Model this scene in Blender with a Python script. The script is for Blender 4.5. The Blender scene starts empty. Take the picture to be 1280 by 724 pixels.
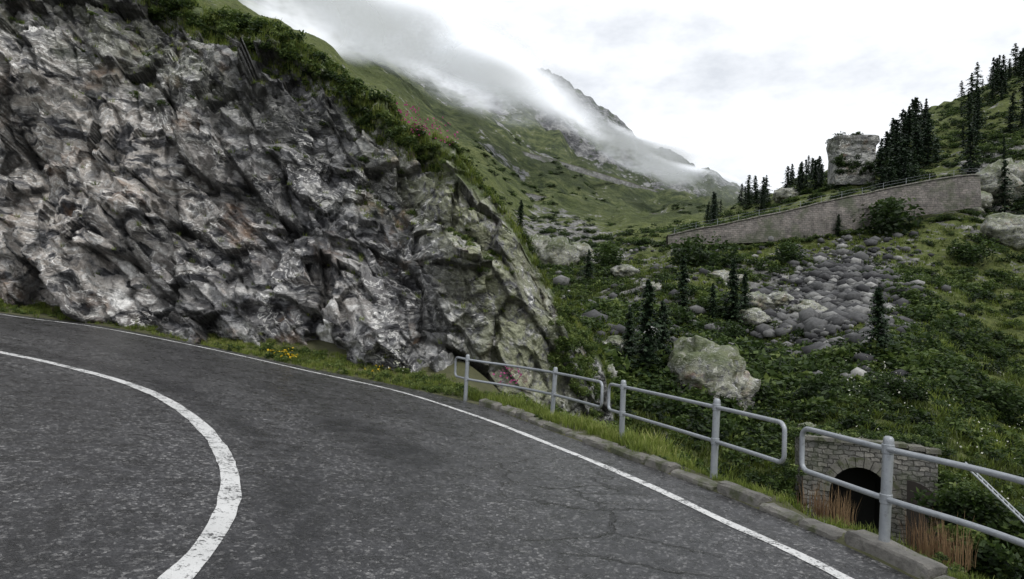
import bpy, bmesh, math, random
import numpy as np
from mathutils import Vector, Matrix
from mathutils.bvhtree import BVHTree
random.seed(7); rng=np.random.default_rng(11)
sc=bpy.context.scene
# ------------------------------------------------------------------ camera
F=830.0; CAMZ=2.0
pitch=math.radians(2.9); roll=math.radians(2.5)
R=(Matrix.Rotation(math.radians(90)+pitch,3,'X')@Matrix.Rotation(roll,3,'Z'))
Rn=np.array(R)
cd=bpy.data.cameras.new("camera"); cam=bpy.data.objects.new("camera",cd); sc.collection.objects.link(cam)
cam.matrix_world=Matrix.Translation((0,0,CAMZ))@R.to_4x4()
cd.sensor_width=36; cd.lens=F/1280*36; cd.clip_end=9000; cd.clip_start=0.05
sc.camera=cam
def P(px,py,d):
    px=np.asarray(px,float);py=np.asarray(py,float);d=np.asarray(d,float)
    l=np.stack(np.broadcast_arrays((px-640)/F*d,(362-py)/F*d,-d),-1)
    return l@Rn.T+np.array([0,0,CAMZ])
def S(x):
    t=-(np.asarray(x,float)+0.3)
    return 0.12*0.8*np.logaddexp(0,t/0.8)
def G(px,py):
    ds=np.linspace(1,60,1200); p=P(px,py,ds); f=p[:,2]-S(p[:,0])
    k=np.argmax(f<0)
    if f[k]>=0: k=len(ds)-1
    return np.array([p[k,0],p[k,1],float(S(p[k,0]))])
# ------------------------------------------------------------------ numpy noise
def h3(i,j,k,seed):
    with np.errstate(over='ignore'):
        n=(i.astype(np.int64)*374761393+j.astype(np.int64)*668265263+k.astype(np.int64)*2147483647+seed*1274126177)&0xffffffff
        n=((n^(n>>13))*1274126177)&0xffffffff
        n=((n^(n>>16))*2246822519)&0xffffffff
        n=n^(n>>15)
    return (n&0xffffff)/float(0xffffff)
def vn(p,seed=0):
    i=np.floor(p).astype(np.int64); f=p-i; u=f*f*f*(f*(f*6-15)+10)
    r=0
    for a in (0,1):
        for b in (0,1):
            for c in (0,1):
                w=(u[...,0] if a else 1-u[...,0])*(u[...,1] if b else 1-u[...,1])*(u[...,2] if c else 1-u[...,2])
                r=r+w*h3(i[...,0]+a,i[...,1]+b,i[...,2]+c,seed)
    return r*2-1
def fbm(p,o=4,seed=0,g=0.5):
    r=0;a=1
    for k in range(o):
        r=r+a*vn(p*(2.03**k)+17.3*k,seed+k); a*=g
    return r
def facets(p,scale,seed):
    q=p/scale; b=np.floor(q).astype(np.int64)
    n=len(q); d1=np.full(n,9.);d2=np.full(n,9.); v=np.zeros(n)
    for a in(-1,0,1):
        for bb in(-1,0,1):
            for c in(-1,0,1):
                i=b[:,0]+a;j=b[:,1]+bb;k=b[:,2]+c
                cx=i+h3(i,j,k,seed);cy=j+h3(i,j,k,seed+1);cz=k+h3(i,j,k,seed+2)
                dx=q[:,0]-cx;dy=q[:,1]-cy;dz=q[:,2]-cz
                d=np.sqrt(dx*dx+dy*dy+dz*dz)
                val=(h3(i,j,k,seed+3)-.5)*1.0+(h3(i,j,k,seed+4)*2-1)*dx*1.3+(h3(i,j,k,seed+5)*2-1)*dz*1.5
                near=d<d1
                d2=np.where(near,d1,np.minimum(d2,d)); v=np.where(near,val,v); d1=np.where(near,d,d1)
    return v,d2-d1
def sm(a,b,x):
    t=np.clip((np.asarray(x,float)-a)/(b-a),0,1); return t*t*(3-2*t)
# ------------------------------------------------------------------ mesh helpers
def mkmesh(name,V,Fc,mat=None,attrs=None,smooth=False,parent=None):
    V=np.asarray(V,np.float32).reshape(-1,3)
    me=bpy.data.meshes.new(name)
    if isinstance(Fc,np.ndarray):
        k=Fc.shape[1]; m=len(Fc)
        me.vertices.add(len(V)); me.vertices.foreach_set("co",V.ravel())
        me.loops.add(m*k); me.loops.foreach_set("vertex_index",Fc.astype(np.int32).ravel())
        me.polygons.add(m); me.polygons.foreach_set("loop_start",np.arange(0,m*k,k,dtype=np.int32))
        me.update(calc_edges=True)
    else:
        me.from_pydata([tuple(v) for v in V.tolist()],[],Fc); me.validate()
    if attrs:
        for a,val in attrs.items():
            at=me.attributes.new(a,'FLOAT','POINT'); at.data.foreach_set("value",np.asarray(val,np.float32).ravel())
    if smooth: me.polygons.foreach_set("use_smooth",np.ones(len(me.polygons),bool))
    ob=bpy.data.objects.new(name,me); sc.collection.objects.link(ob)
    if mat: me.materials.append(mat)
    if parent: ob.parent=parent
    return ob
def gridF(nu,nv):
    i=np.arange(nu-1)[:,None];j=np.arange(nv-1)[None]
    a=(i*nv+j).ravel()
    return np.stack([a,a+nv,a+nv+1,a+1],-1)
def empty(name):
    e=bpy.data.objects.new(name,None); sc.collection.objects.link(e); return e
def catmull(pts,n=12):
    pts=np.array(pts,float); out=[]
    pp=np.vstack([2*pts[0]-pts[1],pts,2*pts[-1]-pts[-2]])
    for i in range(1,len(pp)-2):
        p0,p1,p2,p3=pp[i-1],pp[i],pp[i+1],pp[i+2]
        for t in np.linspace(0,1,n,endpoint=False):
            out.append(.5*((2*p1)+(-p0+p2)*t+(2*p0-5*p1+4*p2-p3)*t*t+(-p0+3*p1-3*p2+p3)*t**3))
    out.append(pts[-1]); return np.array(out)
def resample(c,step):
    seg=np.linalg.norm(np.diff(c,axis=0),axis=1); L=np.concatenate([[0],np.cumsum(seg)])
    n=max(2,int(L[-1]/step)); s=np.linspace(0,L[-1],n)
    return np.stack([np.interp(s,L,c[:,k]) for k in range(c.shape[1])],-1)
def normals2(c):
    t=np.gradient(c[:,:2],axis=0); t/=np.linalg.norm(t,axis=1)[:,None]+1e-9
    return np.stack([-t[:,1],t[:,0]],-1)
SIDE=[np.array([1,0,0.])]
def tube(path,r,seg=10):
    path=np.array(path,float); n=len(path); V=[];Fc=[]
    for i in range(n):
        t=path[min(i+1,n-1)]-path[max(i-1,0)]
        t/=np.linalg.norm(t)+1e-9
        a=np.cross(t,np.array([0,0,1.])) 
        if np.linalg.norm(a)<.3: a=SIDE[0]
        a=a/np.linalg.norm(a); a=a-t*np.dot(a,t); a/=np.linalg.norm(a); b=np.cross(t,a)
        rr=r if np.isscalar(r) else r[i]
        for k in range(seg):
            an=2*math.pi*k/seg; V.append(path[i]+rr*(math.cos(an)*a+math.sin(an)*b))
    for i in range(n-1):
        for k in range(seg):
            Fc.append((i*seg+k,i*seg+(k+1)%seg,((i+1)%n)*seg+(k+1)%seg,((i+1)%n)*seg+k))
    Fc.append(tuple(range(seg-1,-1,-1))); Fc.append(tuple((n-1)*seg+k for k in range(seg)))
    return V,Fc
def merge(name,protos,pl,mat,parent=None):
    """pl rows: (proto,x,y,z,rot,sx,sz,tint)"""
    Vs=[];Fs=[];T=[];off=0
    for (k,x,y,z,ro,sx,sz,ti) in pl:
        V,Fc,t=protos[int(k)]
        c,s=math.cos(ro),math.sin(ro)
        W=np.empty_like(V); W[:,0]=(V[:,0]*c-V[:,1]*s)*sx+x; W[:,1]=(V[:,0]*s+V[:,1]*c)*sx+y; W[:,2]=V[:,2]*sz+z
        Vs.append(W);Fs.append(Fc+off);T.append(np.clip(t+ti,0,1)); off+=len(V)
    if not Vs: return
    return mkmesh(name,np.vstack(Vs),np.vstack(Fs),mat,{"tint":np.concatenate(T)},parent=parent)
# ------------------------------------------------------------------ material helper
class M:
    def __init__(s,name):
        s.m=bpy.data.materials.new(name); s.m.use_nodes=True; s.t=s.m.node_tree; s.n=s.t.nodes; s.n.clear()
        s.out=s.n.new('ShaderNodeOutputMaterial'); s.b=s.n.new('ShaderNodeBsdfPrincipled'); s.t.links.new(s.b.outputs[0],s.out.inputs[0])
        s.tc=s.n.new('ShaderNodeTexCoord').outputs['Object']
    def L(s,a,b): s.t.links.new(a,b)
    def set(s,sock,v):
        if isinstance(v,bpy.types.NodeSocket): s.L(v,sock)
        elif isinstance(v,(tuple,list)) and len(v)==3 and sock.type=='RGBA': sock.default_value=(*v,1)
        else: sock.default_value=v
    def noise(s,scale,detail=4,rough=.55,vec=None,dist=0,col=False):
        n=s.n.new('ShaderNodeTexNoise'); n.inputs['Scale'].default_value=scale; n.inputs['Detail'].default_value=min(detail,5)
        n.inputs['Roughness'].default_value=rough; n.inputs['Distortion'].default_value=dist
        s.L(vec or s.tc,n.inputs['Vector']); return n.outputs['Color' if col else 'Fac']
    def vor(s,scale,feat='F1',vec=None,out='Distance'):
        n=s.n.new('ShaderNodeTexVoronoi'); n.feature=feat; n.inputs['Scale'].default_value=scale
        s.L(vec or s.tc,n.inputs['Vector']); return n.outputs[out]
    def ramp(s,f,stops,interp='LINEAR'):
        r=s.n.new('ShaderNodeValToRGB'); r.color_ramp.interpolation=interp; e=r.color_ramp.elements
        while len(e)<len(stops): e.new(.5)
        for i,(p,c) in enumerate(stops):
            e[i].position=p; e[i].color=(c,c,c,1) if isinstance(c,(int,float)) else (*c,1)
        s.L(f,r.inputs[0]); return r.outputs[0]
    def mix(s,f,a,b,mode='MIX'):
        n=s.n.new('ShaderNodeMix'); n.data_type='RGBA'; n.blend_type=mode
        s.set(n.inputs[0],f); s.set(n.inputs[6],a); s.set(n.inputs[7],b); return n.outputs[2]
    def math(s,op,a,b=0.0,c=None):
        n=s.n.new('ShaderNodeMath'); n.operation=op; s.set(n.inputs[0],a); s.set(n.inputs[1],b)
        if c is not None: s.set(n.inputs[2],c)
        return n.outputs[0]
    def attr(s,name):
        n=s.n.new('ShaderNodeAttribute'); n.attribute_name=name; return n.outputs['Fac']
    def bw(s,c):
        n=s.n.new('ShaderNodeRGBToBW'); s.L(c,n.inputs[0]); return n.outputs[0]
    def vscale(s,v,loc=(0,0,0),rot=(0,0,0),sc=(1,1,1)):
        n=s.n.new('ShaderNodeMapping'); s.L(v,n.inputs[0]); n.inputs[1].default_value=loc;n.inputs[2].default_value=rot;n.inputs[3].default_value=sc
        return n.outputs[0]
    def warp(s,scale,amt,detail=3):
        n=s.noise(scale,detail,col=True)
        v=s.n.new('ShaderNodeVectorMath');v.operation='MULTIPLY_ADD'; s.L(n,v.inputs[0]); v.inputs[1].default_value=(amt,)*3; s.L(s.tc,v.inputs[2]); return v.outputs[0]
    def bump(s,h,strength=.5,dist=.1,prev=None):
        n=s.n.new('ShaderNodeBump'); n.inputs['Strength'].default_value=strength;n.inputs['Distance'].default_value=dist
        s.L(h,n.inputs['Height'])
        if prev: s.L(prev,n.inputs['Normal'])
        return n.outputs[0]
    def fin(s,col,rough=.8,nor=None,metal=0,spec=None):
        s.set(s.b.inputs['Base Color'],col); s.set(s.b.inputs['Roughness'],rough); s.b.inputs['Metallic'].default_value=metal
        if nor: s.L(nor,s.b.inputs['Normal'])
        if spec is not None: s.b.inputs['Specular IOR Level'].default_value=spec
        return s.m
# --- rock
def rockmat(name,sc_=1.0):
    m=M(name)
    w=m.warp(.5*sc_,1.8/sc_,3)
    st=m.vscale(w,rot=(.3,.75,.4),sc=(1,1,2.6))
    n2=m.noise(.55*sc_,5,.68,st)
    base=m.ramp(n2,[(.34,(.022,.022,.025)),(.43,(.085,.085,.092)),(.50,(.17,.17,.178)),(.57,(.28,.28,.28)),(.67,(.47,.46,.445))])
    lite=m.attr("lite"); dark=m.attr("dark")
    n3=m.noise(1.0*sc_,4,.58,st)
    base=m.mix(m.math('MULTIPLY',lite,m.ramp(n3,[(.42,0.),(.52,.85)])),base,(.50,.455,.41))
    v1=m.math('ABSOLUTE',m.math('SUBTRACT',n3,.505))
    vmk=m.ramp(m.noise(.4*sc_,3,.5),[(.44,.08),(.54,1.)])
    base=m.mix(m.math('MULTIPLY',m.ramp(v1,[(.007,1.),(.020,0.)]),vmk),base,(.74,.73,.70))
    base=m.mix(m.ramp(n3,[(.60,0.),(.625,.85)]),base,(.60,.59,.57))
    base=m.mix(m.ramp(n3,[(.405,.85),(.43,0.)]),base,(.020,.020,.023))
    base=m.mix(m.ramp(m.noise(.6*sc_,4,.6),[(.57,0.),(.69,.55)]),base,(.24,.13,.06))
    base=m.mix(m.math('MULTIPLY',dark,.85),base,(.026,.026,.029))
    li=m.math('MULTIPLY',m.attr("lichen"),m.ramp(m.noise(2.2*sc_,5,.7),[(.40,0.),(.52,.85)]))
    base=m.mix(li,base,(.29,.30,.19))
    base=m.mix(m.attr("fresh"),base,(.80,.79,.77))
    fine=m.noise(9*sc_,5,.72)
    base=m.mix(1.0,base,m.ramp(fine,[(.36,.62),(.62,1.28)]),'MULTIPLY')
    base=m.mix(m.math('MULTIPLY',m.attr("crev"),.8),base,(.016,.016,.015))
    gm=m.math('MULTIPLY',m.attr("veg"),m.ramp(m.noise(1.2*sc_,5,.7),[(.38,0.),(.5,1.)]))
    base=m.mix(gm,base,m.mix(m.noise(3*sc_,4),(.03,.05,.012),(.12,.15,.04)))
    b=m.bump(n2,.8,.40/sc_); b=m.bump(fine,.45,.06/sc_,b)
    return m.fin(base,m.ramp(n2,[(.4,.34),(.6,.68)]),b,spec=.5)
ROCK=rockmat("rock_cliff"); BOULD=rockmat("rock_boulder",sc_=1.3); BAST=rockmat("bastion_rock",sc_=.5)
# --- asphalt
def asphalt():
    m=M("asphalt")
    n=m.noise(60,2,.8); g1=m.bw(m.vor(30,out='Color')); g2=m.bw(m.vor(75,out='Color'))
    agg=m.math('ADD',m.math('MULTIPLY',g1,.6),m.math('MULTIPLY',g2,.4))
    c=m.ramp(agg,[(.25,(.010,.010,.012)),(.50,(.025,.025,.028)),(.66,(.065,.064,.066)),(.80,(.25,.245,.24))])
    c=m.mix(m.ramp(n,[(.42,0.),(.72,.5)]),c,(.095,.093,.092))
    c=m.mix(1.,c,m.ramp(m.noise(.35,4,.6),[(.35,.70),(.65,1.2)]),'MULTIPLY')
    pn=m.noise(4,5,.78)
    c=m.mix(1.,c,m.ramp(pn,[(.38,.6),(.62,1.35)]),'MULTIPLY')
    trn=m.ramp(m.noise(1.8,5,.75),[(.38,.2),(.54,1.)])
    tr=m.math('MULTIPLY',m.attr("track"),trn)
    c=m.mix(tr,c,(.009,.009,.011))
    w=m.warp(2.2,.5,6)
    cr=m.ramp(m.vor(.8,'DISTANCE_TO_EDGE',w),[(.008,1.),(.024,0.)])
    cm=m.math('MULTIPLY',cr,m.attr("crack"))
    c=m.mix(m.math('MULTIPLY',cm,.95),c,(.006,.006,.006))
    b=m.bump(m.math('SUBTRACT',m.math('ADD',agg,m.math('MULTIPLY',n,.7)),m.math('MULTIPLY',cm,2)),.9,.013)
    rg=m.math('SUBTRACT',m.ramp(pn,[(.35,.22),(.65,.44)]),m.math('MULTIPLY',tr,.06))
    return m.fin(c,rg,b,spec=.6)
ASPH=asphalt()
def paint():
    m=M("white_road_paint")
    w=m.noise(32,5,.8); w2=m.noise(5,5,.7)
    f=m.ramp(m.math('ADD',m.math('MULTIPLY',w,.6),m.math('MULTIPLY',w2,.4)),[(.435,1.),(.49,0.)])
    c=m.mix(f,m.mix(m.noise(2,5),(.48,.48,.47),(.76,.76,.75)),(.06,.06,.06))
    return m.fin(c,.5,m.bump(w,.5,.012))
PAINT=paint()
def stonekerb():
    m=M("kerb_stone")
    c=m.ramp(m.noise(5,5,.7),[(.3,(.09,.085,.075)),(.55,(.20,.19,.17)),(.7,(.34,.32,.29))])
    c=m.mix(m.ramp(m.noise(2.5,5,.7),[(.48,0.),(.58,.85)]),c,(.05,.06,.02))
    return m.fin(c,.8,m.bump(m.noise(18,5,.7),.8,.035))
KERB=stonekerb()
def galv():
    m=M("galvanised_steel")
    c=m.mix(m.noise(7,5,.7),(.20,.22,.24),(.42,.44,.46))
    c=m.mix(m.ramp(m.noise(25,5,.7),[(.58,0.),(.7,.5)]),c,(.12,.10,.08))
    return m.fin(c,m.ramp(m.noise(20,4),[(.3,.36),(.7,.6)]),m.bump(m.noise(60,3),.15,.003),metal=.5)
GALV=galv()
def masonry(name,scale,c1,c2,mort,rw=.5,bh=.25,wob=.22,ms=.03):
    m=M(name)
    cx=m.n.new('ShaderNodeSeparateXYZ'); m.L(m.tc,cx.inputs[0])
    cb=m.n.new('ShaderNodeCombineXYZ'); m.L(m.math('ADD',cx.outputs[0],m.math('MULTIPLY',cx.outputs[1],.6)),cb.inputs[0]); m.L(cx.outputs[2],cb.inputs[1])
    add=m.n.new('ShaderNodeVectorMath'); add.operation='MULTIPLY_ADD'; m.L(m.noise(scale*1.8,3,col=True),add.inputs[0]); add.inputs[1].default_value=(wob/scale,)*3; m.L(cb.outputs[0],add.inputs[2])
    br=m.n.new('ShaderNodeTexBrick'); m.L(add.outputs[0],br.inputs['Vector']); br.inputs['Scale'].default_value=scale
    br.inputs['Color1'].default_value=(*c1,1);br.inputs['Color2'].default_value=(*c2,1);br.inputs['Mortar'].default_value=(*mort,1)
    br.inputs['Mortar Size'].default_value=ms; br.inputs['Brick Width'].default_value=rw; br.inputs['Row Height'].default_value=bh; br.inputs['Bias'].default_value=0
    c=m.mix(1.,br.outputs['Color'],m.ramp(m.noise(scale*1.3,5,.75),[(.3,.4),(.7,1.5)]),'MULTIPLY')
    c=m.mix(m.ramp(m.noise(scale*.35,5,.7),[(.50,0.),(.64,.75)]),c,(.05,.065,.03))
    b=m.bump(m.math('SUBTRACT',m.noise(scale*4,5),m.math('MULTIPLY',br.outputs['Fac'],.8)),.9,.08)
    return m.fin(c,.9,b)
PORT=masonry("portal_masonry",1.5,(.27,.255,.23),(.14,.137,.13),(.06,.057,.05),rw=.5,bh=.25,wob=.4)
RWALL=masonry("retaining_masonry",.8,(.18,.16,.145),(.13,.12,.11),(.085,.077,.07),ms=.02,wob=.45)
FWALL=masonry("far_wall_stone",.3,(.26,.26,.25),(.18,.18,.175),(.14,.14,.14))
def simple(name,col,rough=.8):
    m=M(name); c=m.mix(m.noise(8,5),tuple(x*.7 for x in col),tuple(min(1,x*1.25) for x in col)); return m.fin(c,rough)
DARK=simple("tunnel_dark",(.010,.010,.010)); WOOD=simple("weathered_door_wood",(.022,.017,.014))
def leaf(name,stops,trans=.35):
    m=M(name); t=m.attr("tint")
    c=m.ramp(t,stops)
    m.fin(c,.55,spec=.3)
    tr=m.n.new('ShaderNodeBsdfTranslucent'); m.L(c,tr.inputs[0]); ms=m.n.new('ShaderNodeMixShader'); ms.inputs[0].default_value=trans
    m.L(m.b.outputs[0],ms.inputs[1]);m.L(tr.outputs[0],ms.inputs[2]);m.L(ms.outputs[0],m.out.inputs[0]); return m.m
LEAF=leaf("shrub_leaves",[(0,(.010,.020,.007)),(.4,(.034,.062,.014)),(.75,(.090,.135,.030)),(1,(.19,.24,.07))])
GRASS=leaf("grass_blades",[(0,(.05,.065,.014)),(.4,(.11,.15,.028)),(.75,(.21,.27,.045)),(1,(.38,.38,.14))],.4)
DRYG=leaf("dry_grass",[(0,(.10,.05,.03)),(1,(.32,.22,.12))],.3)
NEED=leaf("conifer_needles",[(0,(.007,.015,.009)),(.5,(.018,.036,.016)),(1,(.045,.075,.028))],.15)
PINK=leaf("pink_petals",[(0,(.30,.03,.14)),(1,(.55,.10,.30))]); YEL=leaf("yellow_petals",[(0,(.7,.42,.02)),(1,(.85,.65,.05))]); WHT=leaf("white_petals",[(0,(.6,.6,.5)),(1,(.8,.8,.7))])
def terrainmat():
    m=M("alpine_terrain")
    b_=m.noise(.35,5,.75); c_=m.noise(2.2,5,.75)
    far=m.attr("far")
    g=m.mix(m.ramp(b_,[(.38,0.),(.60,1.)]),(.026,.038,.011),(.095,.12,.030))
    g=m.mix(m.ramp(c_,[(.42,0.),(.62,.7)]),g,(.15,.165,.055))
    fa=m.noise(.022,5,.72); fb=m.noise(.11,5,.75)
    gf=m.ramp(fb,[(.36,(.026,.038,.018)),(.48,(.070,.092,.034)),(.60,(.15,.17,.07))])
    gf=m.mix(m.ramp(m.noise(.012,4,.65),[(.42,0.),(.58,.75)]),gf,(.048,.062,.028))
    g=m.mix(far,g,gf)
    rk=m.ramp(m.noise(.6,5,.78),[(.35,(.035,.035,.037)),(.5,(.15,.149,.143)),(.62,(.33,.32,.305))])
    rf=m.ramp(fb,[(.38,(.04,.04,.045)),(.5,(.145,.145,.15)),(.60,(.34,.34,.335))])
    rk=m.mix(far,rk,rf)
    ms=m.bw(m.mix(far,b_,m.mix(.45,fa,fb)))
    mask=m.ramp(m.math('ADD',ms,m.math('MULTIPLY',m.attr("rocky"),.25)),[(.585,0.),(.62,1.)])
    c=m.mix(mask,g,rk)
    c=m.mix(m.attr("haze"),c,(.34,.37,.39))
    hn=m.mix(far,c_,fb)
    b=m.bump(m.bw(hn),.8,.35); b=m.bump(m.math('MULTIPLY',m.math('ADD',fa,fb),far),1.,7.,b)
    return m.fin(c,.95,b,spec=.2)
TERR=terrainmat()
def soil():
    m=M("verge_soil"); c=m.mix(m.noise(3,5,.7),(.035,.042,.015),(.11,.105,.05)); return m.fin(c,.95,m.bump(m.noise(9,5),.7,.05))
SOIL=soil()
# ------------------------------------------------------------------ road
left=[(-34,15.6),(-26,17.6),(-19,18.4)]
linepx=[(0,393),(120,409),(250,434),(380,463),(500,490),(600,522),(700,561),(800,603),(900,650),(1050,722)]
lw=[np.array(p) for p in left]+[G(*p)[:2] for p in linepx]+[np.array(p) for p in [(3.35,3),(3.8,0),(4.0,-4),(4.0,-10)]]
edge=resample(catmull(lw),.25)
kpx=[(500,483),(600,507),(700,543),(800,580),(900,618),(1000,660),(1100,705)]
bpx=[(0,391),(120,406),(250,431),(380,459)]
bl=[np.array((-34,15.9)),np.array((-26,17.9)),np.array((-19,18.7))]+[G(*p)[:2] for p in bpx+kpx]+[np.array(p) for p in [(3.95,3.2),(4.4,0),(4.7,-4),(4.7,-10)]]
bound=resample(catmull(bl),.2)
A=np.array([-9.5,1.0])
nv=90; t=np.linspace(0,.97,nv)
RV=bound[:,None,:]*(1-t)[None,:,None]+A*t[None,:,None]
def strip(c,w,z,name,mat):
    n=normals2(c); k=np.linspace(-.5,.5,5)
    jit=(vn(np.stack([c[:,0]*4,c[:,1]*4,c[:,0]*0],-1),5)*.014)
    Q=c[:,None,:]+n[:,None,:]*(k[None,:,None]*w+np.sign(k)[None,:,None]*jit[:,None,None])
    V=np.dstack([Q,S(Q[...,0])+z]); 
    return mkmesh(name,V.reshape(-1,3),gridF(len(c),5)[:, ::-1],mat)
cpx=[(0,441),(80,458),(150,477),(200,497),(240,523),(268,552),(284,583),(288,612),(281,643),(258,682),(222,724)]
cw=[np.array((-30,10.)),np.array((-20,12.3)),np.array((-14,12.8))]+[G(*p)[:2] for p in cpx]+[np.array(p) for p in [(-2.0,3),(-1.9,0),(-2,-6)]]
cen=resample(catmull(cw),.12)
def dist2line(xy,c,chunk=20000):
    out=np.empty(len(xy)); sgn=np.empty(len(xy)); n=normals2(c)
    for i in range(0,len(xy),chunk):
        q=xy[i:i+chunk]; d=((q[:,None,:]-c[None])**2).sum(-1); k=d.argmin(1); out[i:i+chunk]=np.sqrt(d.min(1))
        sgn[i:i+chunk]=((q-c[k])*n[k]).sum(1)
    return out*np.sign(sgn)
RVf=RV.reshape(-1,2)
de=dist2line(RVf,edge[::3]); dc=dist2line(RVf,cen[::4])
track=np.exp(-((dc-.62)/.35)**2)*.8+np.exp(-((de+1.4)/.45)**2)*.35+np.exp(-((de+3.1)/.45)**2)*.35+np.exp(-((dc+1.3)/.5)**2)*.3
def spl(px,py,r,q=RVf): 
    g=G(px,py)[:2]; return np.exp(-(((q-g)**2).sum(1))/r**2)
track=np.clip(track+spl(450,540,.6)*.9+spl(490,560,.55)*1.1+spl(530,575,.5)*.8+spl(420,530,.5)*.5,0,1)
crack=np.clip((spl(790,690,.6)+spl(735,630,.7)+spl(790,655,.55)+spl(700,600,.7)+spl(650,580,.6)*.6)*1.8,0,1)
road=mkmesh("road",np.column_stack([RVf,S(RVf[:,0])]),gridF(len(bound),nv)[:, ::-1],ASPH,{"track":track,"crack":crack},smooth=True)
strip(edge,.13,.005,"road_edge_line",PAINT); strip(cen,.19,.005,"road_centre_line",PAINT)
# ------------------------------------------------------------------ kerb
kc=bound[bound[:,1]<15.4]; kc=resample(kc,.04); n2=normals2(kc)
V=[];Fc=[];i=0;off=0
while i<len(kc)-30:
    L=random.randint(13,26); a,b=i,min(i+L,len(kc)-1); hh=.10+random.uniform(-.04,.035); wo=random.uniform(-.035,.04); ww=.24+random.uniform(-.04,.05)
    tilt=random.uniform(-.03,.03)
    js=[a,a+1,a+(b-a)//3,a+2*(b-a)//3,b-1,b]
    for q,j in enumerate(js):
        c=kc[j];n=n2[j]; e2=.03 if q in(0,5) else 0
        z0=float(S(c[0]))
        prof=[(-.0+e2,-.1),(-.0+e2,hh-.03-e2),(.03+e2*.5,hh-e2),(ww*.5,hh-e2+.01),(ww-.03,hh-e2+tilt),(ww-e2,hh-.04),(ww-e2,-.1)]
        for s_,z in prof:
            jx=random.uniform(-.016,.016); V.append((c[0]+n[0]*(s_+wo+jx),c[1]+n[1]*(s_+wo+jx),z0+z+random.uniform(-.012,.012)))
    for q in range(5):
        for k in range(6): Fc.append((off+q*7+k,off+q*7+k+1,off+(q+1)*7+k+1,off+(q+1)*7+k))
    Fc.append(tuple(off+k for k in range(6,-1,-1)));Fc.append(tuple(off+35+k for k in range(7)))
    off+=42; i=b+1 if random.random()<.8 else b+2
mkmesh("stone_kerb",V,Fc,KERB)
# ------------------------------------------------------------------ verge
so=np.array([-.06,.15,.4,.7,1.,1.3,1.7,2.2,2.8,3.6])
zr=np.array([-.03,.05,.06,.03,-.04,-.18,-.5,-1.0,-1.7,-2.7]); zl=np.array([-.02,.0,.03,.05,.08,.12,.2,.35,.5,.6])
zn=np.array([-.03,.05,.03,-.15,-.5,-1.0,-1.7,-2.6,-3.7,-4.8])
vb=resample(bound,.2); nn=normals2(vb); wr=sm(-3.0,.5,vb[:,0]); wn=sm(1.4,2.6,vb[:,0])
Q=vb[:,None,:]+nn[:,None,:]*so[None,:,None]
Z=S(Q[...,0])+wr[:,None]*(zr*(1-wn[:,None])+zn*wn[:,None])+(1-wr[:,None])*zl
q3=np.dstack([Q,Z]); Z=Z+fbm(q3.reshape(-1,3)*1.5,3,9).reshape(Z.shape)*.05*sm(-.05,.4,so)[None]
verge_pts=np.dstack([Q,Z]); mkmesh("grass_verge",verge_pts.reshape(-1,3),gridF(len(vb),len(so))[:, ::-1],SOIL,smooth=True)
# ------------------------------------------------------------------ terrain
D=np.array([3,16,22,28,36,48,62,80,100,130,200,320,520,900,1500,2600.])
cols={
-2500:(-2,2,[ -50,-200,-300,-400,-450,-500,-520,-540,-560,-560,-560,-560,-560]),
-500:(0,1,[150,0,-120,-180,-220,-240,-250,-260,-260,-260,-250,-240,-200]),
0:(0,1,[200,60,-50,-90,-110,-120,-130,-140,-150,-150,-150,-140,-60]),
200:(0,1,[250,110,40,10,-10,-15,-20,-25,-30,-45,-50,-50,40]),
350:(0,.6,[310,210,140,100,80,65,55,42,30,15,8,0,80]),
450:(0,.4,[390,310,240,190,160,145,130,108,84,56,32,22,120]),
560:(-.2,.2,[440,400,355,318,288,262,235,205,168,122,80,58,180]),
660:(-.8,-1.5,[470,440,410,380,350,328,303,272,234,188,130,92,200]),
740:(-2,-3.5,[515,455,415,378,347,322,302,282,254,218,172,140,220]),
800:(-3,-4,[545,478,425,382,342,314,297,283,266,244,210,184,260]),
880:(-3.5,-4.5,[565,492,432,386,342,306,287,277,262,250,236,226,300]),
940:(-4,-4.6,[585,510,450,396,346,301,275,250,262,258,255,255,320]),
1000:(-4,-4.6,[580,510,455,400,346,297,256,222,245,250,255,255,320]),
1080:(-4.5,-5.2,[532,490,440,388,330,281,236,195,215,240,245,245,320]),
1150:(-4.5,-5.2,[545,495,440,385,322,268,205,135,165,220,230,230,300]),
1280:(-4.5,-5,[620,560,490,420,340,262,170,72,110,200,220,220,300]),
1500:(-4.5,-4.8,[640,580,500,400,300,200,90,-40,0,100,150,150,250]),
3500:(-4,-4,[700,640,560,450,340,200,90,0,0,0,0,0,0])}
cpxs=np.array(sorted(cols)); 
Zt=[]
for c in cpxs:
    z1,z2,py=cols[c]; p=P(np.full(len(py),c),np.array(py,float),D[3:]); Zt.append(np.concatenate([[z1,z1,z2],p[:,2]]))
Zt=np.array(Zt)
pxs=np.concatenate([np.linspace(-2500,-420,30),np.linspace(-400,240,90),np.linspace(243,1400,440),np.linspace(1420,3500,30)])
ds=np.concatenate([np.exp(np.linspace(math.log(3),math.log(140),220)),np.exp(np.linspace(math.log(143),math.log(2600),170))])
Zd=np.array([np.interp(np.log(ds),np.log(D),r) for r in Zt])
k=np.searchsorted(cpxs,pxs,side='right')-1; k=np.clip(k,0,len(cpxs)-2)
tt=(pxs-cpxs[k])/(cpxs[k+1]-cpxs[k]); tt=tt*.5+.5*tt*tt*(3-2*tt)
TZ=Zd[k]*(1-tt)[:,None]+Zd[k+1]*tt[:,None]
TX=(pxs[:,None]-640)/F*ds[None]; TY=np.broadcast_to(ds[None],TX.shape)*1.0
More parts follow.
